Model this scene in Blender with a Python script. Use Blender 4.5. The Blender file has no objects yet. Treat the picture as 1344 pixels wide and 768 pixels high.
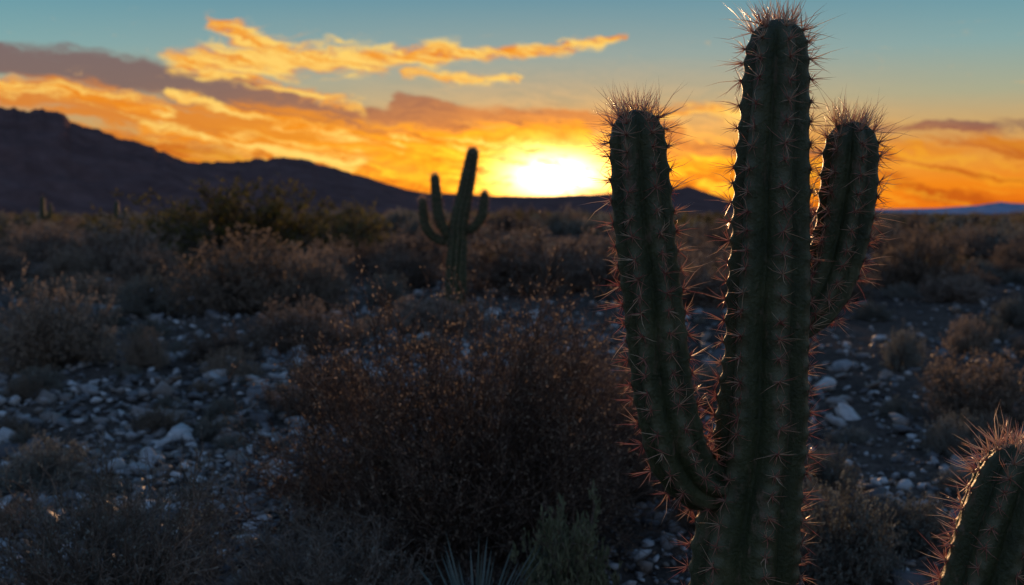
import bpy, math, random
import numpy as np
from mathutils import Vector
rng=np.random.default_rng(7); random.seed(7)
S=bpy.context.scene
COL=S.collection
SUN_AZ=2.45; SUN_EL=3.0   # degrees, clockwise from +Y
GLOW_EL=1.75

# ------------------------------------------------------------------ helpers
def new_mesh(name, V, polys, mats=(), smooth=False, attrs=None, matidx=None):
    """polys: list of (F x k) int arrays"""
    me=bpy.data.meshes.new(name)
    V=np.asarray(V,dtype=np.float32)
    me.vertices.add(len(V)); me.vertices.foreach_set('co',V.ravel())
    loops=np.concatenate([p.ravel() for p in polys]).astype(np.int32)
    tot=np.concatenate([np.full(len(p),p.shape[1],dtype=np.int32) for p in polys])
    start=np.concatenate([[0],np.cumsum(tot)[:-1]]).astype(np.int32)
    me.loops.add(len(loops)); me.loops.foreach_set('vertex_index',loops)
    me.polygons.add(len(tot)); me.polygons.foreach_set('loop_start',start)
    me.polygons.foreach_set('loop_total',tot)
    if smooth: me.polygons.foreach_set('use_smooth',np.ones(len(tot),dtype=bool))
    for m in mats: me.materials.append(m)
    if matidx is not None: me.polygons.foreach_set('material_index',np.asarray(matidx,dtype=np.int32))
    if attrs:
        for k,a in attrs.items():
            at=me.attributes.new(k,'FLOAT','POINT'); at.data.foreach_set('value',np.asarray(a,dtype=np.float32))
    me.update(calc_edges=True); me.validate()
    return me
def new_obj(name, me, loc=(0,0,0), parent=None, rot=0, scale=(1,1,1)):
    o=bpy.data.objects.new(name,me); COL.objects.link(o)
    o.location=loc; o.rotation_euler=(0,0,rot); o.scale=scale
    if parent: o.parent=parent
    return o
def nrm(a): return a/np.maximum(np.linalg.norm(a,axis=-1,keepdims=True),1e-9)

def hash2(i,j): 
    v=np.sin(i*127.1+j*311.7)*43758.5453
    return v-np.floor(v)
def vnoise(x,y):
    i=np.floor(x); j=np.floor(y); f=x-i; g=y-j
    f=f*f*(3-2*f); g=g*g*(3-2*g)
    return (hash2(i,j)*(1-f)+hash2(i+1,j)*f)*(1-g)+(hash2(i,j+1)*(1-f)+hash2(i+1,j+1)*f)*g
def fbm(x,y,o=4):
    s=0;a=.5
    for k in range(o):
        s=s+a*vnoise(x*2**k+17*k,y*2**k-9*k); a*=.5
    return s
def gh(x,y):
    x=np.asarray(x,dtype=float); y=np.asarray(y,dtype=float)
    r=np.hypot(x,y)
    near=np.clip((r-1)/4,0,1)
    h=(fbm(x*.55,y*.55,5)-.47)*.22*near
    h+=(fbm(x*.05+5,y*.05+3,3)-.44)*np.clip((r-8)/40,0,1)*1.0
    h-=.006*np.maximum(0,r-15)
    return h

# ------------------------------------------------------------------ material helpers
def mat(name):
    m=bpy.data.materials.new(name); m.use_nodes=True
    nt=m.node_tree; nt.nodes.clear()
    return m,nt
def N(nt,t,**kw):
    n=nt.nodes.new(t)
    for k,v in kw.items(): setattr(n,k,v)
    return n
def ramp(nt,fac,stops,interp='LINEAR'):
    r=N(nt,'ShaderNodeValToRGB'); cr=r.color_ramp; cr.interpolation=interp
    while len(cr.elements)<len(stops): cr.elements.new(.5)
    for e,(p,c) in zip(cr.elements,stops): e.position=p; e.color=(*c,1)
    nt.links.new(fac,r.inputs[0]); return r.outputs[0]
def noise(nt,vec,scale,detail=4,rough=.6):
    n=N(nt,'ShaderNodeTexNoise'); n.inputs['Scale'].default_value=scale
    n.inputs['Detail'].default_value=detail; n.inputs['Roughness'].default_value=rough
    if vec is not None: nt.links.new(vec,n.inputs['Vector'])
    return n.outputs['Fac']

def foliage_mat(name,stops,trans=.35,tcol=None,per_obj=True):
    m,nt=mat(name)
    out=N(nt,'ShaderNodeOutputMaterial'); 
    geo=N(nt,'ShaderNodeNewGeometry'); 
    tc=N(nt,'ShaderNodeTexCoord')
    oi=N(nt,'ShaderNodeObjectInfo')
    n=noise(nt,tc.outputs['Object'],3.0,2)
    a=N(nt,'ShaderNodeMath',operation='MULTIPLY_ADD'); nt.links.new(geo.outputs['Random Per Island'],a.inputs[0]); a.inputs[1].default_value=.45; nt.links.new(n,a.inputs[2])
    b=N(nt,'ShaderNodeMath',operation='MULTIPLY_ADD'); nt.links.new(oi.outputs['Random'],b.inputs[0]); b.inputs[1].default_value=.4; nt.links.new(a.outputs[0],b.inputs[2])
    c=N(nt,'ShaderNodeMath',operation='SUBTRACT'); nt.links.new(b.outputs[0],c.inputs[0]); c.inputs[1].default_value=.43
    col=ramp(nt,c.outputs[0],stops)
    d=N(nt,'ShaderNodeBsdfDiffuse'); nt.links.new(col,d.inputs[0])
    t=N(nt,'ShaderNodeBsdfTranslucent')
    if tcol: t.inputs[0].default_value=(*tcol,1)
    else: nt.links.new(col,t.inputs[0])
    mx=N(nt,'ShaderNodeMixShader'); mx.inputs[0].default_value=trans
    nt.links.new(d.outputs[0],mx.inputs[1]); nt.links.new(t.outputs[0],mx.inputs[2]); nt.links.new(mx.outputs[0],out.inputs[0])
    return m
M_dry=foliage_mat('dry_twigs',[(0,(.08,.065,.055)),(.5,(.18,.15,.125)),(1,(.36,.31,.265))],.35)
M_red=foliage_mat('red_brown_twigs',[(0,(.07,.05,.042)),(.5,(.17,.125,.1)),(1,(.34,.255,.2))],.4)
M_sage=foliage_mat('sage_leaves',[(0,(.08,.09,.08)),(.5,(.16,.175,.155)),(1,(.28,.29,.26))],.3)
M_tan=foliage_mat('tan_leaves',[(0,(.11,.09,.07)),(.5,(.24,.19,.145)),(1,(.38,.31,.24))],.4)
M_green=foliage_mat('creosote_leaves',[(0,(.045,.042,.014)),(.5,(.12,.11,.03)),(1,(.2,.17,.055))],.5)
M_pale=foliage_mat('pale_green_leaves',[(0,(.07,.085,.05)),(.5,(.15,.165,.1)),(1,(.25,.26,.17))],.35)
M_yucca=foliage_mat('yucca_blades',[(0,(.05,.075,.07)),(.5,(.09,.12,.11)),(1,(.16,.19,.17))],.2)

# cactus skin
def cactus_skin():
    m,nt=mat('cactus_skin')
    out=N(nt,'ShaderNodeOutputMaterial'); p=N(nt,'ShaderNodeBsdfPrincipled')
    tc=N(nt,'ShaderNodeTexCoord'); at=N(nt,'ShaderNodeAttribute',attribute_name='rib')
    n=noise(nt,tc.outputs['Object'],9,6,.7)
    n2=noise(nt,tc.outputs['Object'],120,4,.6)
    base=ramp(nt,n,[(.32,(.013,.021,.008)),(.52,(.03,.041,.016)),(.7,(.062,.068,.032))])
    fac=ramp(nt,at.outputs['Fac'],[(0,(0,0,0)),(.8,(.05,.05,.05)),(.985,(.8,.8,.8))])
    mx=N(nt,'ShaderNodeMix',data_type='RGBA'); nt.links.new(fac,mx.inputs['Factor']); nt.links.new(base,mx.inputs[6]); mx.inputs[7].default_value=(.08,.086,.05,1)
    mp=N(nt,'ShaderNodeMapping'); mp.inputs['Scale'].default_value=(1,1,.45); nt.links.new(tc.outputs['Object'],mp.inputs[0])
    n3=noise(nt,mp.outputs[0],34,6,.75)
    f3=ramp(nt,n3,[(.56,(0,0,0)),(.66,(1,1,1))])
    mx2=N(nt,'ShaderNodeMix',data_type='RGBA'); nt.links.new(f3,mx2.inputs['Factor']); nt.links.new(mx.outputs[2],mx2.inputs[6]); mx2.inputs[7].default_value=(.095,.072,.047,1)
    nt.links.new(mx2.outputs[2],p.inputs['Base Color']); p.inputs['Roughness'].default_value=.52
    p.inputs['Specular IOR Level'].default_value=.3
    b=N(nt,'ShaderNodeBump'); b.inputs['Strength'].default_value=.7; b.inputs['Distance'].default_value=.006
    hh=N(nt,'ShaderNodeMath',operation='MULTIPLY_ADD'); nt.links.new(n3,hh.inputs[0]); hh.inputs[1].default_value=1.5; nt.links.new(n2,hh.inputs[2])
    nt.links.new(hh.outputs[0],b.inputs['Height']); nt.links.new(b.outputs[0],p.inputs['Normal'])
    nt.links.new(p.outputs[0],out.inputs[0]); return m
M_skin=cactus_skin()
def spine_mat():
    m,nt=mat('cactus_spines')
    out=N(nt,'ShaderNodeOutputMaterial')
    at=N(nt,'ShaderNodeAttribute',attribute_name='tone')
    col=ramp(nt,at.outputs['Fac'],[(0,(.38,.11,.095)),(.35,(.58,.27,.22)),(.7,(.72,.52,.38)),(1,(.86,.76,.58))])
    d=N(nt,'ShaderNodeBsdfPrincipled'); nt.links.new(col,d.inputs['Base Color']); d.inputs['Roughness'].default_value=.3
    t=N(nt,'ShaderNodeBsdfTranslucent'); nt.links.new(col,t.inputs[0])
    mx=N(nt,'ShaderNodeMixShader'); mx.inputs[0].default_value=.6
    nt.links.new(d.outputs[0],mx.inputs[1]); nt.links.new(t.outputs[0],mx.inputs[2]); nt.links.new(mx.outputs[0],out.inputs[0]); return m
M_spine=spine_mat()

# ------------------------------------------------------------------ cactus builder
def resample(pts,rad,step):
    pts=np.array(pts,float); rad=np.array(rad,float)
    n=len(pts); P=np.vstack([2*pts[0]-pts[1],pts,2*pts[-1]-pts[-2]]); out=[];ro=[]
    for i in range(n-1):
        p0,p1,p2,p3=P[i],P[i+1],P[i+2],P[i+3]
        for t in np.linspace(0,1,24,endpoint=False):
            out.append(.5*((2*p1)+(-p0+p2)*t+(2*p0-5*p1+4*p2-p3)*t*t+(-p0+3*p1-3*p2+p3)*t**3))
            ro.append(rad[i]+(rad[i+1]-rad[i])*(t*t*(3-2*t)))
    out.append(pts[-1]); ro.append(rad[-1]); out=np.array(out); ro=np.array(ro)
    s=np.concatenate([[0],np.cumsum(np.linalg.norm(np.diff(out,axis=0),axis=1))])
    m=max(8,int(s[-1]/step)); q=np.linspace(0,s[-1],m)
    return np.stack([np.interp(q,s,out[:,k]) for k in range(3)],1),np.interp(q,s,ro),q

def cactus_limb(pts,rad,nr=7,phase=0.,amp=.28,step=.006,around=112,spacing=.043,spk=1.35,seed=1,start_s=0.0,nrad=11,thick=.0009,crownlen=1.0):
    R=np.random.default_rng(seed)
    C,r,s=resample(pts,rad,step); L=s[-1]
    T=nrm(np.gradient(C,axis=0))
    X=np.zeros_like(C); x=np.array([0,-1.,0]); 
    for i in range(len(C)):
        x=x-T[i]*np.dot(x,T[i]); x/=np.linalg.norm(x); X[i]=x
    Y=np.cross(T,X)
    cap=rad[-1]*1.25
    cf=np.clip((s-(L-cap))/cap,0,1)
    cr=np.sqrt(np.maximum(1-cf**2.3,0))
    th=np.linspace(0,2*np.pi,around,endpoint=False)+phase
    wobf=lambda ss: .05*math.sin(ss*7+seed)+.035*math.sin(ss*17+2*seed)
    wob=np.array([wobf(v) for v in s])[:,None]
    cosr=np.abs(np.cos(nr*(th[None,:]-phase-wob)/2))
    rib=cosr**.75
    # areole positions: each rib has its own stagger
    crest=np.clip((cosr-.75)/.25,0,1)
    kk=np.round((th-phase)/(2*np.pi/nr)).astype(int)%nr
    ARS=[]; bump=np.zeros((len(s),around))
    for k in range(nr):
        ar=[]; q=start_s+R.uniform(0,spacing)
        while q<L-cap*.12:
            w=np.clip((L-q)/(cap*1.8),0,1); ar.append(q); q+=spacing*(.36+.64*w)*R.uniform(.82,1.18)
        ar=np.array(ar); ARS.append(ar)
        d=np.min(np.abs(s[:,None]-ar[None,:]),axis=1)
        bump[:,kk==k]=np.exp(-(d/(spacing*.24))**2)[:,None]
    ampv=amp*(1-.35*cf)[:,None]
    rr=(r*cr)[:,None]*(1-ampv*(1-rib)+ .07*bump*crest -.035*crest)
    rr*=1+.012*np.sin(s*23+seed)[:,None]+.02*(fbm(s[:,None]*9+seed,kk[None,:]*3.7+0*s[:,None],3)-.44)*2
    V=C[:,None,:]+rr[:,:,None]*(np.cos(th)[None,:,None]*X[:,None,:]+np.sin(th)[None,:,None]*Y[:,None,:])
    n,a=len(C),around
    idx=np.arange(n*a).reshape(n,a)
    F=np.stack([idx[:-1],np.roll(idx[:-1],-1,1),np.roll(idx[1:],-1,1),idx[1:]],-1).reshape(-1,4)
    SP0=[];SD=[];SL=[];ST=[]
    for k in range(nr):
        for q in ARS[k]:
            i=int(round(q/L*(n-1)))
            up=T[i]; crown=np.clip(1-(L-q)/(cap*1.6),0,1)
            thk=phase+k*2*np.pi/nr + wobf(s[i])
            e=math.cos(thk)*X[i]+math.sin(thk)*Y[i]
            p=C[i]+e*r[i]*cr[i]*1.02
            slope=cf[i]**1.6; sz=R.uniform(.72,1.22); tb=R.uniform(-.12,.15)
            nn=e*(1-slope*.75)+up*(slope*1.1+.12)+R.normal(0,.08,3); nn/=np.linalg.norm(nn)
            a1=np.cross(nn,up); a1/=np.linalg.norm(a1)+1e-9; a2=np.cross(nn,a1)
            nS=int(nrad+crown*4); ph=R.uniform(0,6.28)
            for j in range(nS):
                if R.uniform()<.12: continue
                an=ph+j*2*np.pi/nS+R.normal(0,.25)
                tilt=R.uniform(.8,1.35) if crown<.2 else R.uniform(.35,1.15)
                ln=R.uniform(.011,.028)*spk*sz*(1+.9*crown)
                dd=nn*math.cos(tilt)+(a1*math.cos(an)+a2*math.sin(an))*math.sin(tilt)
                SP0.append(p+R.normal(0,.001*spk,3)); SD.append(dd); SL.append(ln); ST.append(np.clip(R.uniform(.05,.55)+tb,0,1)*(1-crown*.3)+crown*.45)
            for j in range(4+int(crown*3)):
                tilt=abs(R.normal(0,.6)); an=R.uniform(0,6.28)
                dd=nn*math.cos(tilt)+(a1*math.cos(an)+a2*math.sin(an))*math.sin(tilt)+np.array([0,0,R.uniform(-.15,.25)])
                SP0.append(p); SD.append(dd/np.linalg.norm(dd)); SL.append(R.uniform(.024,.052)*spk*sz*(1+.45*crown)); ST.append(np.clip(R.uniform(.3,.95)*(1-crown*.3)+crown*.4,0,1))
            for j in range(8):
                dd=nn+R.normal(0,.7,3); SP0.append(p-nn*.001); SD.append(dd/np.linalg.norm(dd)); SL.append(R.uniform(.003,.006)*spk); ST.append(R.uniform(0.,.3)+2)
    up=T[-1]
    for j in range(90):
        a=R.uniform(0,6.28); rr0=rad[-1]*.6*math.sqrt(R.uniform(0,1))
        off=math.cos(a)*X[-1]+math.sin(a)*Y[-1]
        p=C[-1]+off*rr0-up*(cap*(1-math.sqrt(max(0,1-(rr0/rad[-1])**2)))*.9)
        dd=up+off*R.uniform(0,1.1)*(rr0/rad[-1]+.3)+R.normal(0,.25,3)
        SP0.append(p); SD.append(dd/np.linalg.norm(dd)); SL.append(R.uniform(.015,.05)*spk*crownlen); ST.append(R.uniform(.4,1))
    SP0=np.array(SP0);SD=np.array(SD);SL=np.array(SL);ST=np.array(ST)
    fuzz=ST>1.5; ST=np.where(fuzz,ST-2,ST)
    w=np.where(fuzz,thick*1.7,thick)
    a1=nrm(np.cross(SD,np.array([.3,.5,.8])+0*SD)); a2=np.cross(SD,a1)
    m=len(SP0); Vs=np.zeros((m,7,3))
    bend=R.normal(0,.07,(m,1))*SL[:,None]
    mid=SP0+SD*SL[:,None]*.55+a1*bend
    for k in range(3):
        c,s_=math.cos(k*2.0944),math.sin(k*2.0944)
        Vs[:,k]=SP0+(a1*c+a2*s_)*w[:,None]
        Vs[:,3+k]=mid+(a1*c+a2*s_)*(w*.65)[:,None]
    Vs[:,6]=SP0+SD*SL[:,None]
    b=np.arange(m)[:,None]*7
    Q=np.concatenate([b+np.array([[k,(k+1)%3,3+(k+1)%3,3+k]]) for k in range(3)])
    Tr=np.concatenate([b+np.array([[3+k,3+(k+1)%3,6]]) for k in range(3)])
    return (V.reshape(-1,3),F,(cosr*np.ones((n,1))).reshape(-1)),(Vs.reshape(-1,3),Q,Tr,np.repeat(ST,7))

def cactus(name,limbs):
    par=bpy.data.objects.new(name,None); COL.objects.link(par)
    base=Vector(limbs[0][1]['pts'][0]); par.location=base; par.empty_display_size=.2
    for nm,kw in limbs:
        (V,F,rib),(Vs,Q,Tr,tn)=cactus_limb(**kw)
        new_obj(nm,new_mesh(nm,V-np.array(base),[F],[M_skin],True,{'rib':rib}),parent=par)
        new_obj(nm+'_spines',new_mesh(nm+'_spines',Vs-np.array(base),[Q,Tr],[M_spine],False,{'tone':tn}),parent=par)
    return par

cactus('saguaro_cactus',[
 ('trunk',dict(pts=[(.52,2.2,-.05),(.522,2.2,.3),(.527,2.2,.665),(.553,2.2,.92),(.569,2.2,1.2),(.572,2.2,1.453),(.574,2.2,1.705),(.578,2.2,1.907)],
   rad=[.115,.125,.124,.106,.095,.087,.076,.063],phase=0.06,seed=1,spacing=.046)),
 ('arm_large',dict(pts=[(.55,2.2,.875),(.47,2.185,.875),(.413,2.17,.895),(.368,2.16,.955),(.346,2.15,1.03),(.328,2.15,1.116),(.307,2.15,1.285),(.285,2.15,1.453),(.262,2.15,1.708)],
   rad=[.05,.056,.065,.069,.068,.067,.066,.066,.061],phase=.1,seed=2,start_s=.12)),
 ('arm_small',dict(pts=[(.58,2.22,1.225),(.645,2.23,1.245),(.690,2.24,1.285),(.722,2.25,1.345),(.746,2.25,1.44),(.757,2.25,1.54),(.762,2.25,1.692)],
   rad=[.045,.05,.056,.06,.063,.064,.057],phase=-.12,seed=3,start_s=.09)),
])
cactus('saguaro_cactus',[
 ('trunk',dict(pts=[(.80,2.0,-.05),(.87,2.0,.35),(.975,2.0,.741),(1.005,2.0,.87),(1.045,2.0,1.015)],rad=[.08,.085,.082,.078,.066],phase=.3,seed=5)),
])
mk=dict(step=.03,spacing=.1,spk=1.3,thick=.0011,nrad=6)
cactus('saguaro_cactus',[
 ('trunk',dict(pts=[(-.90,16,-.25),(-.906,16,.2),(-.86,16,1.157),(-.735,16,1.8),(-.61,16,2.45)],rad=[.16,.18,.16,.13,.1],nr=11,around=88,seed=6,**mk)),
 ('arm_inner',dict(pts=[(-.88,16,1.03),(-1.06,15.98,1.11),(-1.17,15.97,1.35),(-1.2,15.97,1.6),(-1.236,15.97,2.03)],rad=[.08,.085,.095,.09,.075],nr=9,around=72,seed=7,**mk)),
 ('arm_outer',dict(pts=[(-.95,16.05,.95),(-1.2,16.1,.99),(-1.36,16.1,1.14),(-1.42,16.1,1.35),(-1.44,16.1,1.66)],rad=[.08,.085,.09,.085,.07],nr=9,around=72,seed=8,**mk)),
 ('arm_short',dict(pts=[(-.83,16,1.1),(-.62,15.95,1.17),(-.49,15.93,1.34),(-.455,15.93,1.5),(-.43,15.93,1.76)],rad=[.07,.08,.085,.08,.065],nr=9,around=72,seed=9,**mk)),
])
def far_cactus(x,y,h):
    z=float(gh(x,y)); r=.2; kk=dict(nr=11,step=.1,around=66,spacing=.4,spk=1.3,thick=.0012,nrad=4)
    cactus('saguaro_cactus',[('trunk',dict(pts=[(x,y,z-.1),(x,y,z+h*.5),(x+.03*h,y,z+h)],rad=[r,r*1.1,r*.8],seed=11,**kk)),
     ('arm',dict(pts=[(x,y,z+h*.4),(x+.55,y,z+h*.42),(x+.7,y,z+h*.55),(x+.7,y,z+h*.8)],rad=[.14,.16,.16,.12],seed=12,**kk))])
far_cactus(-39.5,84,3.0); far_cactus(-32.5,82,2.4); 

# ------------------------------------------------------------------ shrubs
def segs_mesh(P0,P1,r0,r1):
    D=nrm(P1-P0); a1=nrm(np.cross(D,np.array([.37,.21,.9])+0*D)); a2=np.cross(D,a1); m=len(P0)
    V=np.zeros((m,6,3))
    for k in range(3):
        c,s=math.cos(k*2.0944),math.sin(k*2.0944)
        V[:,k]=P0+(a1*c+a2*s)*r0[:,None]; V[:,3+k]=P1+(a1*c+a2*s)*r1[:,None]
    b=np.arange(m)[:,None]*6
    Q=np.concatenate([b+np.array([[k,(k+1)%3,3+(k+1)%3,3+k]]) for k in range(3)])
    return V.reshape(-1,3),Q
def shrub_mesh(name,mt_twig,mt_leaf,stems=90,kids=10,gkids=4,leaf_n=3,leaf=.02,thick=.007,seed=1,wild=.5,upright=0.,nseg=6,tipr=.0012,lo=.6,out=.14):
    R=np.random.default_rng(seed)
    ph=R.uniform(0,2*np.pi,stems); el=np.arcsin(np.clip(R.uniform(.05+upright,1,stems),0,1))
    d=np.stack([np.cos(ph)*np.cos(el),np.sin(ph)*np.cos(el),np.sin(el)],1)
    lump=1+.16*np.sin(3*ph+seed)*np.cos(el)+.1*np.sin(5*ph+2*el*3+seed*2)*np.cos(el)
    L=R.uniform(lo,1.0,stems)*lump*np.where(R.uniform(0,1,stems)>.9,1+out,1)
    st=np.stack([np.cos(ph)*.12,np.sin(ph)*.12,np.zeros(stems)],1)*R.uniform(0,1,(stems,1))
    def poly(start,dirs,lens,ns,w,curl=0.25):
        pts=[start]; dd=dirs.copy(); 
        for k in range(ns):
            dd=nrm(dd+R.normal(0,w,dd.shape)/math.sqrt(ns)+np.array([0,0,curl/ns]))
            pts.append(pts[-1]+dd*(lens/ns)[:,None])
        return np.stack(pts,1)
    P0s=[];P1s=[];r0s=[];r1s=[]
    def add(P,ra,rb):
        n=P.shape[1]-1
        for k in range(n):
            P0s.append(P[:,k]);P1s.append(P[:,k+1])
            r0s.append(ra+(rb-ra)*k/n);r1s.append(ra+(rb-ra)*(k+1)/n)
    A=poly(st,nrm(d*np.array([1,1,.9])+0),L,nseg,wild*.6,.15)
    add(A,np.full(stems,thick)*R.uniform(.6,1.2,stems),np.full(stems,thick*.3))
    def children(P,num,lmin,lmax,w,spread,tmin=.25):
        n=P.shape[0]; ns=P.shape[1]-1
        i=np.repeat(np.arange(n),num); t=R.uniform(tmin,1,len(i))*ns*.999; k=t.astype(int); f=(t-k)[:,None]
        p=P[i,k]*(1-f)+P[i,k+1]*f; dd=nrm(P[i,k+1]-P[i,k])
        dd=nrm(dd+R.normal(0,spread,dd.shape))
        return poly(p,dd,R.uniform(lmin,lmax,len(i)),3,w)
    B=children(A,kids,.1,.3,wild*.7,.5); add(B,np.full(len(B),thick*.32),np.full(len(B),tipr*1.2))
    C=children(B,gkids,.05,.15,wild*.7,.6,.1); add(C,np.full(len(C),tipr*1.3),np.full(len(C),tipr*.7))
    V,Q=segs_mesh(np.concatenate(P0s),np.concatenate(P1s),np.concatenate(r0s),np.concatenate(r1s))
    polys=[Q]; mi=[np.zeros(len(Q))]
    if leaf_n:
        i=np.repeat(np.arange(len(C)),leaf_n); t=R.uniform(0,1,len(i))*2.999;k=t.astype(int);f=(t-k)[:,None]
        p=C[i,k]*(1-f)+C[i,k+1]*f; dd=nrm(nrm(C[i,k+1]-C[i,k])+R.normal(0,.6,p.shape))
        sd=nrm(np.cross(dd,R.normal(0,1,p.shape))); ll=(leaf*R.uniform(.5,1.3,len(i)))[:,None]
        LV=np.stack([p,p+dd*ll*.5+sd*ll*.22,p+dd*ll,p+dd*ll*.5-sd*ll*.22],1).reshape(-1,3)
        b=np.arange(len(i))[:,None]*4+len(V); LQ=b+np.array([[0,1,2,3]])
        V=np.concatenate([V,LV]); polys.append(LQ); mi.append(np.ones(len(LQ)))
    V[:,2]=np.maximum(V[:,2],-.03)
    return new_mesh(name,V,polys,[mt_twig,mt_leaf],False,None,np.concatenate(mi))
big=shrub_mesh('brittle_shrub_mesh',M_red,M_tan,stems=290,kids=13,gkids=4,leaf_n=3,leaf=.015,thick=.005,seed=3,wild=.6,tipr=.0012,lo=.68,out=.04)
fg=shrub_mesh('twiggy_shrub_mesh',M_dry,M_sage,stems=150,kids=11,gkids=4,leaf_n=2,leaf=.022,thick=.007,seed=4,wild=.7,tipr=.0019)
KW=dict(kids=9,gkids=4,leaf_n=4,leaf=.045,thick=.01,tipr=.003,lo=.7,out=.08)
dry=[shrub_mesh('dry_shrub_mesh_%d'%k,M_dry,M_tan,stems=120,seed=10+k,wild=.45,**KW) for k in range(2)]
brn=[shrub_mesh('brown_shrub_mesh_%d'%k,M_red,M_dry,stems=120,seed=20+k,wild=.45,**KW) for k in range(2)]
sage=[shrub_mesh('sage_mesh_%d'%k,M_dry,M_sage,stems=120,seed=30+k,wild=.4,**KW) for k in range(2)]
grn=[shrub_mesh('creosote_mesh_%d'%k,M_dry,M_green,stems=80,kids=9,gkids=4,leaf_n=5,leaf=.04,thick=.012,seed=40+k,wild=.5,upright=.12,tipr=.003) for k in range(2)]
pale=shrub_mesh('leafy_shrub_mesh',M_dry,M_pale,stems=46,kids=9,gkids=4,leaf_n=7,leaf=.07,thick=.012,seed=50,wild=.5,upright=.25,tipr=.004)
lod=[shrub_mesh('low_scrub_mesh_%d'%k,M_red,[M_dry,M_sage,M_green][k],stems=45,kids=6,gkids=3,leaf_n=4,leaf=.09,thick=.012,seed=60+k,wild=.5,tipr=.006) for k in range(3)]

def put(name,me,x,y,w,h,par=None,seed=0):
    z=float(gh(x,y))-.02
    return new_obj(name,me,(x,y,z),par,random.uniform(0,6.28),(w/2,w/2,h))
put('brittlebush',big,-.24,4.35,1.95,1.22)
put('brittlebush',big,.40,5.3,1.1,.8)
put('twiggy_shrub',fg,-1.36,3.3,1.1,.66)
put('twiggy_shrub',fg,-.66,3.5,.9,.46)
put('leafy_shrub',pale,.19,3.4,.42,.56)
for nm,L,items in [
 ('creosote_bush',grn,[(-8.0,31,7.0,2.45),(-11.0,33,5,1.9),(-4.9,30,3.6,1.8)]),
 ('dry_shrub',dry,[(-3.77,14.2,2.1,1.2),(-4.2,9.2,1.15,.85),(-3.34,9,.46,.36),(3.33,7.05,.85,.55),(4.8,10.4,.5,.38),(-3.1,14.9,1.3,1.0),(7.2,17.3,1.6,1.1)]),
 ('brown_shrub',brn,[(-8.6,22,2.6,1.25),(-2.13,10.4,1.25,.52),(-2.82,9.65,.8,.35),(.3,18,2.9,1.2),(-2.2,22,2.1,1.2),(2.9,15.3,1.5,.85),(-.9,12,1.6,.5),(-1.3,7.2,.9,.45),(1.6,19,2.2,1.1),(-15.9,34,2.8,1.3)]),
 ('sagebrush',sage,[(-5.0,13.7,.9,.62),(-1.95,15.3,.8,.56),(-2.5,5.2,.55,.28),(3.65,9.2,.44,.42),(1.33,3.9,.46,.42),(1.65,5.1,.34,.3),(2.64,5.9,.3,.24),(6.3,12.4,.6,.4),(1.15,4.5,.35,.2),(-2.0,6.6,.35,.16)])]:
    for i,(x,y,w,h) in enumerate(items): put(nm,L[i%2],x,y,w,h)

def yucca():
    R=np.random.default_rng(9); V=[];F=[]
    for i in range(120):
        ph=R.uniform(0,6.28); el=math.asin(R.uniform(.15,1)); ln=R.uniform(.75,1.05)*.42
        d=np.array([math.cos(ph)*math.cos(el),math.sin(ph)*math.cos(el),math.sin(el)]); sd=np.cross(d,[0,0,1.]); sd/=np.linalg.norm(sd)+1e-9
        up=np.cross(sd,d); b=len(V)
        for k in range(6):
            t=k/5; p=d*(ln*t+.02)+np.array([0,0,-.05])*t*t*math.cos(el); w=.0075*(1-t)**.6*(1 if k else .7)+.0003
            V+= [p-sd*w+up*w*.35,p,p+sd*w+up*w*.35]
        for k in range(5):
            for q in range(2):
                a=b+k*3+q; F.append((a,a+1,a+4,a+3))
    return new_mesh('yucca_mesh',np.array(V),[np.array(F)],[M_yucca])
new_obj('yucca',yucca(),(-.12,3.2,float(gh(-.12,3.2))+.02))

scrub=bpy.data.objects.new('distant_scrub',None); COL.objects.link(scrub)
allm=dry+brn+brn+sage+grn
cnt=0; placed=[]
while cnt<1750:
    far=cnt>=380
    if far: d=55*(900/55)**(random.random()**.8)
    else: u=random.random(); d=1/(1/17-u*(1/17-1/75))
    az=math.radians(random.uniform(-40,40))
    x=d*math.sin(az); y=d*math.cos(az)
    if abs(x)<1.7 and d<24: continue
    w=random.uniform(.6,1.7)*(1+min(d/120,1.6)); h=w*random.uniform(.42,.62)
    if not far:
        if d<28: w*=.75;h*=.7
        if any((x-a)**2+(y-b)**2<(.5*(w+c))**2 for a,b,c in placed): 
            if random.random()<.93: continue
        placed.append((x,y,w))
    put('scrub_clump',random.choice(lod if far else allm),x,y,w,min(h,1.7),scrub); cnt+=1
tufts=bpy.data.objects.new('ground_tufts',None); COL.objects.link(tufts)
cnt=0
while cnt<200:
    u=random.random(); d=1/(1/4.6-u*(1/4.6-1/30)); az=math.radians(random.uniform(-42,42))
    x=d*math.sin(az); y=d*math.cos(az)
    w=random.uniform(.1,.4)*(1+d/30); put('tuft',random.choice(dry+sage+sage),x,y,w,w*random.uniform(.35,.65),tufts); cnt+=1

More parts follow.
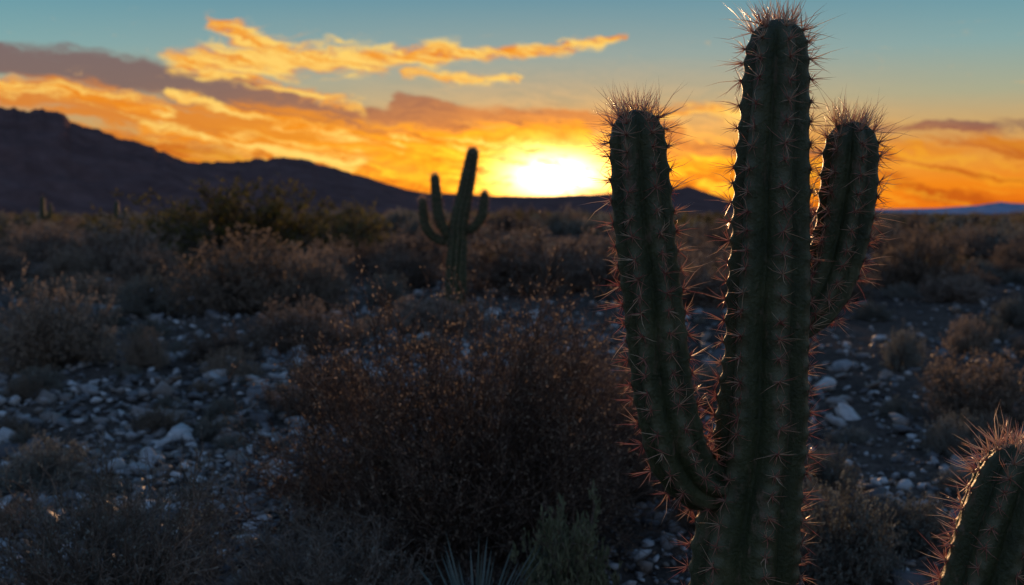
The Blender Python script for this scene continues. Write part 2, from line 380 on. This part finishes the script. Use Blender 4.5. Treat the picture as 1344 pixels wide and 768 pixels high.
# ------------------------------------------------------------------ ground
def ground():
    rr=np.concatenate([[0.05],np.geomspace(.4,60,330),np.geomspace(64,14000,60)]); na=720
    th=np.linspace(0,2*np.pi,na,endpoint=False)
    X=rr[:,None]*np.sin(th); Y=rr[:,None]*np.cos(th); Z=gh(X,Y)
    Z=Z+(fbm(X*6,Y*6,3)-.44)*.035*np.clip(1-rr[:,None]/40,0,1)
    V=np.stack([X,Y,Z],-1).reshape(-1,3); n=len(rr); idx=np.arange(n*na).reshape(n,na)
    F=np.stack([idx[:-1],idx[1:],np.roll(idx[1:],-1,1),np.roll(idx[:-1],-1,1)],-1).reshape(-1,4)
    F=F[:, ::-1]
    veg_dark=np.clip((np.hypot(X,Y)-35)/90,0,1).reshape(-1)  # far scrub tint; also darkens the colour to offset grazing sun on the plain
    m,nt=mat('desert_soil'); out=N(nt,'ShaderNodeOutputMaterial'); p=N(nt,'ShaderNodeBsdfPrincipled'); tc=N(nt,'ShaderNodeTexCoord')
    o=tc.outputs['Object']
    n1=noise(nt,o,.6,6,.6); n2=noise(nt,o,14,6,.7); n3=noise(nt,o,70,4,.7)
    c1=ramp(nt,n1,[(.35,(.06,.055,.052)),(.65,(.125,.106,.094))])
    c2=ramp(nt,n2,[(.3,(.35,.35,.37)),(.7,(1.35,1.3,1.25))])
    mx=N(nt,'ShaderNodeMix',data_type='RGBA',blend_type='MULTIPLY'); mx.inputs['Factor'].default_value=1; nt.links.new(c1,mx.inputs[6]); nt.links.new(c2,mx.inputs[7])
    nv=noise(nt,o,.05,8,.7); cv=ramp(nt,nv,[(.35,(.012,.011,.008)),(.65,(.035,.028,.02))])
    at=N(nt,'ShaderNodeAttribute',attribute_name='veg_darkening')
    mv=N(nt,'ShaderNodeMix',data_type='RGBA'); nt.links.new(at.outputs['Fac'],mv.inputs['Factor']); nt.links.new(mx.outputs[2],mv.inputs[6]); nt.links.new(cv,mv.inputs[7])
    v=N(nt,'ShaderNodeTexVoronoi'); v.inputs['Scale'].default_value=38; nt.links.new(o,v.inputs['Vector'])
    h=N(nt,'ShaderNodeMath',operation='MULTIPLY_ADD'); nt.links.new(n2,h.inputs[0]); h.inputs[1].default_value=1.5
    h2=N(nt,'ShaderNodeMath',operation='SUBTRACT'); nt.links.new(n3,h2.inputs[0]); nt.links.new(v.outputs['Distance'],h2.inputs[1]); nt.links.new(h2.outputs[0],h.inputs[2])
    b=N(nt,'ShaderNodeBump'); b.inputs['Strength'].default_value=.9; b.inputs['Distance'].default_value=.025; nt.links.new(h.outputs[0],b.inputs['Height'])
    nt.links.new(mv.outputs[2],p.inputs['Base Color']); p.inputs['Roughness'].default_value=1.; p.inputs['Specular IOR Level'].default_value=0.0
    nt.links.new(b.outputs[0],p.inputs['Normal']); nt.links.new(p.outputs[0],out.inputs[0])
    new_obj('ground',new_mesh('ground',V,[F],[m],True,{'veg_darkening':veg_dark}))
ground()

# ------------------------------------------------------------------ stones
def ico(sub):
    import bmesh
    bm=bmesh.new(); bmesh.ops.create_icosphere(bm,subdivisions=sub,radius=1)
    V=np.array([v.co[:] for v in bm.verts]); F=np.array([[v.index for v in f.verts] for f in bm.faces]); bm.free(); return V,F
def rock_mat():
    m,nt=mat('stone'); out=N(nt,'ShaderNodeOutputMaterial'); p=N(nt,'ShaderNodeBsdfPrincipled'); tc=N(nt,'ShaderNodeTexCoord'); g=N(nt,'ShaderNodeNewGeometry')
    c=ramp(nt,g.outputs['Random Per Island'],[(0,(.045,.046,.052)),(.35,(.1,.102,.11)),(.5,(.135,.105,.085)),(.75,(.19,.195,.205)),(.93,(.38,.39,.4))])
    n2=noise(nt,tc.outputs['Object'],25,6,.7); c2=ramp(nt,n2,[(.3,(.55,.55,.55)),(.7,(1.25,1.25,1.25))])
    mx=N(nt,'ShaderNodeMix',data_type='RGBA',blend_type='MULTIPLY'); mx.inputs['Factor'].default_value=1; nt.links.new(c,mx.inputs[6]); nt.links.new(c2,mx.inputs[7])
    b=N(nt,'ShaderNodeBump'); b.inputs['Strength'].default_value=.6; b.inputs['Distance'].default_value=.01; nt.links.new(n2,b.inputs['Height'])
    nt.links.new(mx.outputs[2],p.inputs['Base Color']); p.inputs['Roughness'].default_value=.6; nt.links.new(b.outputs[0],p.inputs['Normal']); nt.links.new(p.outputs[0],out.inputs[0]); return m
M_rock=rock_mat()
def rocks(name,n,sub,smin,dmin,dmax,sig,seed,grow=.5,left=0.,smax=.12):
    R=np.random.default_rng(seed); V0,F0=ico(sub)
    u=R.uniform(0,1,n); d=1/(1/dmin-u*(1/dmin-1/dmax)); az=np.radians(R.uniform(-47,47,n))
    if left>0:
        fl=(R.uniform(0,1,n)<left)&(az>0); az=np.where(fl,-az,az)
    x=d*np.sin(az); y=d*np.cos(az)
    s=smin*np.exp(R.normal(0,sig,n))*(d/4)**grow
    clump=fbm(x*.8+3,y*.8,3); s*=np.clip(.35+clump*1.5,.4,1.4); s=np.minimum(s,smax)
    protos=[]
    for k in range(18):
        q=V0.copy()
        for c in range(11):
            nn=nrm(R.normal(0,1,3)); lim=R.uniform(.35,.8); pr=q@nn; q=q-np.maximum(pr-lim,0)[:,None]*nn
        q*=np.array([1,R.uniform(.6,1),R.uniform(.45,.8)])*1.25; q+=R.normal(0,.03,q.shape); protos.append(q)
    protos=np.array(protos)[R.integers(0,18,n)]
    a=R.uniform(0,6.28,n); c_,s_=np.cos(a)[:,None],np.sin(a)[:,None]
    px,py,pz=protos[...,0],protos[...,1],protos[...,2]
    tl=R.normal(0,.3,(n,1)); pz2=pz+px*tl
    X=(px*c_-py*s_)*s[:,None]+x[:,None]; Y=(px*s_+py*c_)*s[:,None]+y[:,None]; Z=pz2*s[:,None]+(gh(x,y)+s*.25)[:,None]
    V=np.stack([X,Y,Z],-1).reshape(-1,3); F=(F0[None]+np.arange(n)[:,None,None]*len(V0)).reshape(-1,3)
    new_obj(name,new_mesh(name,V,[F],[M_rock],False))
rocks('gravel',34000,1,.019,2.5,45,.5,61,.42,.35)
rocks('desert_stones',2300,2,.042,3.2,45,.38,62,.38,.6,.125)

# ------------------------------------------------------------------ hills
def hill(name,prof,Rc,depth,colr,seed,a0,a1,da,nz=.1):
    az=np.arange(a0,a1,da); pa=[p[0] for p in prof]; pe=[p[1] for p in prof]
    el=np.interp(az,pa,pe); H=np.tan(np.radians(el))*Rc
    t=np.linspace(-1,1,90); 
    fall=np.where(t<0,np.clip(1+t,0,1)**1.35,np.clip(1-t,0,1)**.8)
    r=Rc+t*depth
    X=r[:,None]*np.sin(np.radians(az)); Y=r[:,None]*np.cos(np.radians(az))
    nsc=.004
    rg=1-np.abs(2*fbm(X*nsc+seed,Y*nsc,5)-1)
    env=np.sin(np.pi*(t+1)/2)[:,None]**.5*(1-fall[:,None]*.85)
    Z=fall[:,None]*H[None]+ (rg-.55)*H[None]*.7*env
    Z+= (fbm(az*3+seed,az*0,4)-.47)[None]*H*nz*fall[:,None]
    gz=-.006*r[:,None]
    Z=gz*(1-fall[:,None])+Z+1.5*fall[:,None]-8*(fall[:,None]<.02)
    V=np.stack([X,Y,Z],-1).reshape(-1,3); n,a=X.shape; idx=np.arange(n*a).reshape(n,a)
    F=np.stack([idx[:-1,:-1],idx[:-1,1:],idx[1:,1:],idx[1:,:-1]],-1).reshape(-1,4)
    m,nt=mat(name+'_rock'); out=N(nt,'ShaderNodeOutputMaterial'); p=N(nt,'ShaderNodeBsdfDiffuse'); tc=N(nt,'ShaderNodeTexCoord')
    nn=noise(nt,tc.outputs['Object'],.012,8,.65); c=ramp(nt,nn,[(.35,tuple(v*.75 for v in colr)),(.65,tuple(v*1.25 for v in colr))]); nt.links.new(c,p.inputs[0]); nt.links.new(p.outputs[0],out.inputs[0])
    new_obj(name,new_mesh(name,V,[F],[m],True))
hill('mountain_ridge',[(-70,3),(-50,4.2),(-35,4.6),(-27.2,4.95),(-25.1,4.85),(-24.3,4.75),(-23.6,4.25),(-22.5,4.0),(-21.4,3.6),(-19.9,3.25),(-17.7,2.4),(-15.1,2.5),(-12,2.7),(-10.5,2.25),(-8.35,1.65),(-6.2,1.05),(-4.9,.8),(-1,.65),(2.4,.62),(5.6,.75),(9,1.05),(10,1.2),(11.2,.8),(12.2,.4),(14.1,.1),(18,-.1),(22,-.35),(40,-.35),(70,-.3)],3200,1100,(.1,.062,.06),3,-70,70,.12)
hill('far_hills',[(10,-.3),(17,-.25),(20,-.1),(23,-.05),(25,.1),(26,.27),(27.3,.15),(30,.4),(36,.3),(42,.5),(60,.1)],9000,1500,(.2,.24,.33),8,10,60,.1)  # atmospheric haze is put into the blue base colour

# ------------------------------------------------------------------ world
W=bpy.data.worlds.new('World'); S.world=W; W.use_nodes=True; nt=W.node_tree; nt.nodes.clear()
try: W.cycles.sampling_method='NONE'
except Exception as ex: print(ex)
lk=nt.links.new
def inp(sock,v):
    if isinstance(v,(int,float)): sock.default_value=v
    elif isinstance(v,(tuple,list)): sock.default_value=v
    else: lk(v,sock)
def Mt(op,a,b=None,c=None,clamp=False):
    n=N(nt,'ShaderNodeMath',operation=op,use_clamp=clamp); inp(n.inputs[0],a)
    if b is not None: inp(n.inputs[1],b)
    if c is not None: inp(n.inputs[2],c)
    return n.outputs[0]
def Vm(op,a,b=None,out=0):
    n=N(nt,'ShaderNodeVectorMath',operation=op); inp(n.inputs[0],a)
    if b is not None:
        if op=='SCALE': inp(n.inputs[3],b)
        else: inp(n.inputs[1],b)
    return n.outputs[out]
def MR(v,a,b,c=0.,d=1.,t='SMOOTHSTEP'):
    n=N(nt,'ShaderNodeMapRange',interpolation_type=t)
    for k,x in enumerate((v,a,b,c,d)): inp(n.inputs[k],x)
    return n.outputs[0]
def Mix(f,a,b,mode='MIX'):
    n=N(nt,'ShaderNodeMix',data_type='RGBA',blend_type=mode); inp(n.inputs['Factor'],f)
    inp(n.inputs[6],(*a,1) if isinstance(a,tuple) else a); inp(n.inputs[7],(*b,1) if isinstance(b,tuple) else b); return n.outputs[2]
def CX(x,y,z=0.):
    n=N(nt,'ShaderNodeCombineXYZ'); inp(n.inputs[0],x);inp(n.inputs[1],y);inp(n.inputs[2],z); return n.outputs[0]
def NZ(v,s,d=4,r=.55,dist=0):
    n=N(nt,'ShaderNodeTexNoise'); inp(n.inputs['Vector'],v); n.inputs['Scale'].default_value=s; n.inputs['Detail'].default_value=d; n.inputs['Roughness'].default_value=r; n.inputs['Distortion'].default_value=dist; return n.outputs['Fac']
def lin(c): return tuple(((v/255)/12.92 if v/255<=.04045 else ((v/255+.055)/1.055)**2.4) for v in c)
def skyramp(stops,top):
    r=N(nt,'ShaderNodeValToRGB'); cr=r.color_ramp
    while len(cr.elements)<len(stops): cr.elements.new(.5)
    for e,(p,c) in zip(cr.elements,stops): e.position=p/top; e.color=(*lin(c),1)
    lk(Mt('DIVIDE',Mt('MAXIMUM',el,0.),top),r.inputs[0]); return r.outputs[0]
tc=N(nt,'ShaderNodeTexCoord'); D=Vm('NORMALIZE',tc.outputs['Generated'])
sx=N(nt,'ShaderNodeSeparateXYZ'); lk(D,sx.inputs[0])
az=Mt('MULTIPLY',Mt('ARCTAN2',sx.outputs[0],sx.outputs[1]),180/math.pi)
el=Mt('MULTIPLY',Mt('ARCSINE',sx.outputs[2]),180/math.pi)
P=CX(az,el)
base=skyramp([(0,(230,100,16)),(1.2,(238,126,24)),(2.6,(226,152,62)),(4.2,(196,166,112)),(6.0,(152,172,150)),(8.5,(112,168,174)),(12,(66,146,170)),(20,(66,120,156)),(40,(78,112,152))],40.)
back=skyramp([(0,(130,112,126)),(8,(122,124,152)),(25,(104,130,170)),(90,(84,120,168))],90.)
da=Mt('SUBTRACT',az,SUN_AZ); de=Mt('SUBTRACT',el,GLOW_EL)
def gl(wa,we):
    return Mt('SQRT',Mt('ADD',Mt('POWER',Mt('ABSOLUTE',Mt('DIVIDE',da,wa)),2.),Mt('POWER',Mt('ABSOLUTE',Mt('DIVIDE',de,we)),2.)))
g1=Mt('EXPONENT',Mt('MULTIPLY',gl(15.,4.4),-1.))
g2=Mt('EXPONENT',Mt('MULTIPLY',Mt('POWER',gl(6.2,1.8),1.2),-1.))
g3=Mt('EXPONENT',Mt('MULTIPLY',Mt('POWER',gl(1.8,.85),1.5),-1.))
wv=NZ(Vm('MULTIPLY',P,(.16,.45,1.)),1.,3,.55); wv2=NZ(Vm('MULTIPLY',Vm('ADD',P,(31.,7.,0.)),(.2,.5,1.)),1.,3,.55)
wv3=NZ(Vm('MULTIPLY',P,(.9,1.8,1.)),1.,4,.65)
Pw=Vm('ADD',P,CX(Mt('MULTIPLY',Mt('SUBTRACT',wv,.5),5.),Mt('ADD',Mt('MULTIPLY',Mt('SUBTRACT',wv2,.5),1.5),Mt('MULTIPLY',Mt('SUBTRACT',wv3,.5),.6))))
sw=N(nt,'ShaderNodeSeparateXYZ'); lk(Pw,sw.inputs[0])
e2=Mt('MULTIPLY_ADD',sw.outputs[0],.17,sw.outputs[1])
st=NZ(CX(Mt('MULTIPLY',sw.outputs[0],.13),Mt('MULTIPLY',e2,1.0)),1.,8,.62,.5)
st2=NZ(CX(Mt('MULTIPLY',sw.outputs[0],.26),Mt('MULTIPLY',e2,2.1),3.),1.,8,.64,.7)
st3=NZ(CX(Mt('MULTIPLY',sw.outputs[0],.42),Mt('MULTIPLY',Mt('MULTIPLY_ADD',sw.outputs[0],-.03,sw.outputs[1]),2.0),9.),1.,8,.68,1.)
def stroke(a0,e0,a1,e1,w0,w1,amp=1.):
    PA=Vm('SUBTRACT',Pw,(a0,e0,0)); AB=(a1-a0,e1-e0,0); L2=AB[0]**2+AB[1]**2
    t=Mt('DIVIDE',Vm('DOT_PRODUCT',PA,AB,1),L2,clamp=True)
    C=Vm('SCALE',AB,t); d=Vm('LENGTH',Vm('SUBTRACT',PA,C),None,1)
    w=Mt('MULTIPLY_ADD',t,w1-w0,w0)
    return Mt('MULTIPLY',MR(Mt('DIVIDE',d,w),1.,0.),amp)
def many(L):
    r=None
    for s in L:
        m=stroke(*s); r=m if r is None else Mt('MAXIMUM',r,m)
    return r
def cloudmask(m,nz,lo=.28,hi=.62,k=1.2):
    q=Mt('ADD',m,Mt('MULTIPLY',Mt('SUBTRACT',nz,.5),k))
    return Mt('MULTIPLY',MR(q,lo,hi),MR(m,0.,.35))
band=many([(-31,7.8,-19,6.8,1.2,1.8),(-20,7.0,-11,5.0,1.8,1.8),(-11,5.0,-2,3.8,1.8,1.5),(-6,5.6,9,4.4,1.3,1.6,.9),(4,3.4,17,2.9,1.3,.9,.8),(18,4.3,30,4.0,.5,.8,.6)])
glow=many([(-34,6.2,-22,5.6,1.3,1.4),(-24,5.6,-12,3.8,1.6,2.1),(-15,4.8,-2,2.4,2.0,2.0),(-25,4.0,-18,3.2,.8,1.2),(-9,3.6,3.4,3.8,1.5,1.7),(2,2.6,15,2.0,1.2,1.1,.8),(16,2.7,32,3.4,.8,.9,.6)])
hot=many([(-16.8,9.8,-12.5,8.5,.8,1.4),(-18.5,7.9,-12,8.0,1.3,2.0),(-12.5,8.2,-7.5,8.0,2.0,1.5),(-8,8.2,-3.0,8.8,1.3,.9),(-5,8.3,1.5,8.8,.9,.7),(0,8.7,6.8,9.4,.75,.3),(-6,7.5,.5,7.2,.6,.55,.85),(-17,7.4,-8,5.4,.9,.8,.85),(7,5.5,12.5,5.2,1.0,.8,.85),(-20,4.2,-9,2.5,.7,1.2,.95),(-30,6.5,-19,5.2,.7,1.1,.9),(-19,6.2,-7,3.4,.5,.8,.9),(-7,4.2,2,3.2,.4,.6,.85)])
mb=cloudmask(band,st,.25,.7,1.8); mg=cloudmask(glow,st2,.12,.8,1.9); mh=cloudmask(hot,Mt('ADD',Mt('MULTIPLY',st3,.5),Mt('MULTIPLY',st2,.5)),.2,1.0,3.0)
near=MR(gl(28.,9.5),1.,0.)
sky=base
sky=Mix(Mt('MULTIPLY',g1,.85),sky,lin((255,160,30)))
band_col=Mix(near,lin((124,92,90)),lin((204,112,50)))
sky=Mix(Mt('MULTIPLY',mb,.85),sky,band_col)
glow_col=Mix(near,lin((222,130,44)),lin((255,162,20)))
sky=Mix(Mt('MULTIPLY',mg,.92),sky,glow_col)
low=Mt('MULTIPLY',MR(el,5.2,2.2),MR(st,.47,.62))
sky=Mix(Mt('MULTIPLY',low,.7),sky,lin((182,74,20)))
lowb=Mt('MULTIPLY',MR(el,5.4,1.8),MR(st2,.5,.63))
sky=Mix(Mt('MULTIPLY',lowb,Mt('MULTIPLY_ADD',near,.7,.15)),sky,lin((255,200,52)))
hot_col=Mix(MR(st2,.38,.6),lin((242,140,22)),lin((255,210,108)))
sky=Mix(mh,sky,hot_col)
fl=Mt('MULTIPLY',MR(st3,.6,.74),Mt('MULTIPLY',MR(el,11.,8.),MR(el,3.,5.)))
sky=Mix(Mt('MULTIPLY',fl,.55),sky,lin((232,178,110)))
brk=MR(Mt('ADD',Mt('MULTIPLY',st2,.5),Mt('MULTIPLY',st3,.5)),.38,.58,.15,1.)
sky=Mix(1.,sky,Vm('SCALE',lin((255,165,30)),Mt('MULTIPLY',Mt('MULTIPLY',g2,brk),3.0)),'ADD')
sky=Mix(1.,sky,Vm('SCALE',(1.,.78,.38),Mt('MULTIPLY',Mt('MULTIPLY',g3,MR(brk,.1,.8,.35,1.)),10.)),'ADD')
bgB=N(nt,'ShaderNodeBackground'); lk(sky,bgB.inputs[0]); bgB.inputs[1].default_value=1.
ns=N(nt,'ShaderNodeTexSky',sky_type='NISHITA'); ns.sun_disc=False; ns.sun_elevation=math.radians(SUN_EL); ns.sun_rotation=math.radians(SUN_AZ)
bgA=N(nt,'ShaderNodeBackground'); lk(ns.outputs[0],bgA.inputs[0]); bgA.inputs[1].default_value=.1
bgC=N(nt,'ShaderNodeBackground'); lk(back,bgC.inputs[0]); bgC.inputs[1].default_value=1.
ad=N(nt,'ShaderNodeAddShader'); lk(bgA.outputs[0],ad.inputs[0]); lk(bgC.outputs[0],ad.inputs[1])
sd=(math.sin(math.radians(SUN_AZ)),math.cos(math.radians(SUN_AZ)),0)
front=MR(Vm('DOT_PRODUCT',D,sd,1),.0,.65)
ms=N(nt,'ShaderNodeMixShader'); lk(front,ms.inputs[0]); lk(ad.outputs[0],ms.inputs[1]); lk(bgB.outputs[0],ms.inputs[2])
wo=N(nt,'ShaderNodeOutputWorld'); lk(ms.outputs[0],wo.inputs[0])

# sun
sl=bpy.data.lights.new('sun','SUN'); sl.energy=5; sl.angle=math.radians(.6); sl.color=(1,.55,.25)
so=bpy.data.objects.new('sun',sl); COL.objects.link(so)
dv=Vector((sd[0]*math.cos(math.radians(SUN_EL)),sd[1]*math.cos(math.radians(SUN_EL)),math.sin(math.radians(SUN_EL))))
so.rotation_euler=dv.to_track_quat('Z','Y').to_euler(); so.location=(0,60,30)

# camera
cd=bpy.data.cameras.new('camera'); cam=bpy.data.objects.new('camera',cd); COL.objects.link(cam)
cam.location=(0,0,1.5); cam.rotation_euler=(math.radians(90-4.9),0,0)
cd.lens=35; cd.sensor_width=36; cd.clip_end=40000; cd.clip_start=.05
cd.dof.use_dof=True; cd.dof.focus_distance=2.12; cd.dof.aperture_fstop=3.4
S.camera=cam
S.view_settings.view_transform='Standard'; S.view_settings.look='None'; S.view_settings.exposure=0
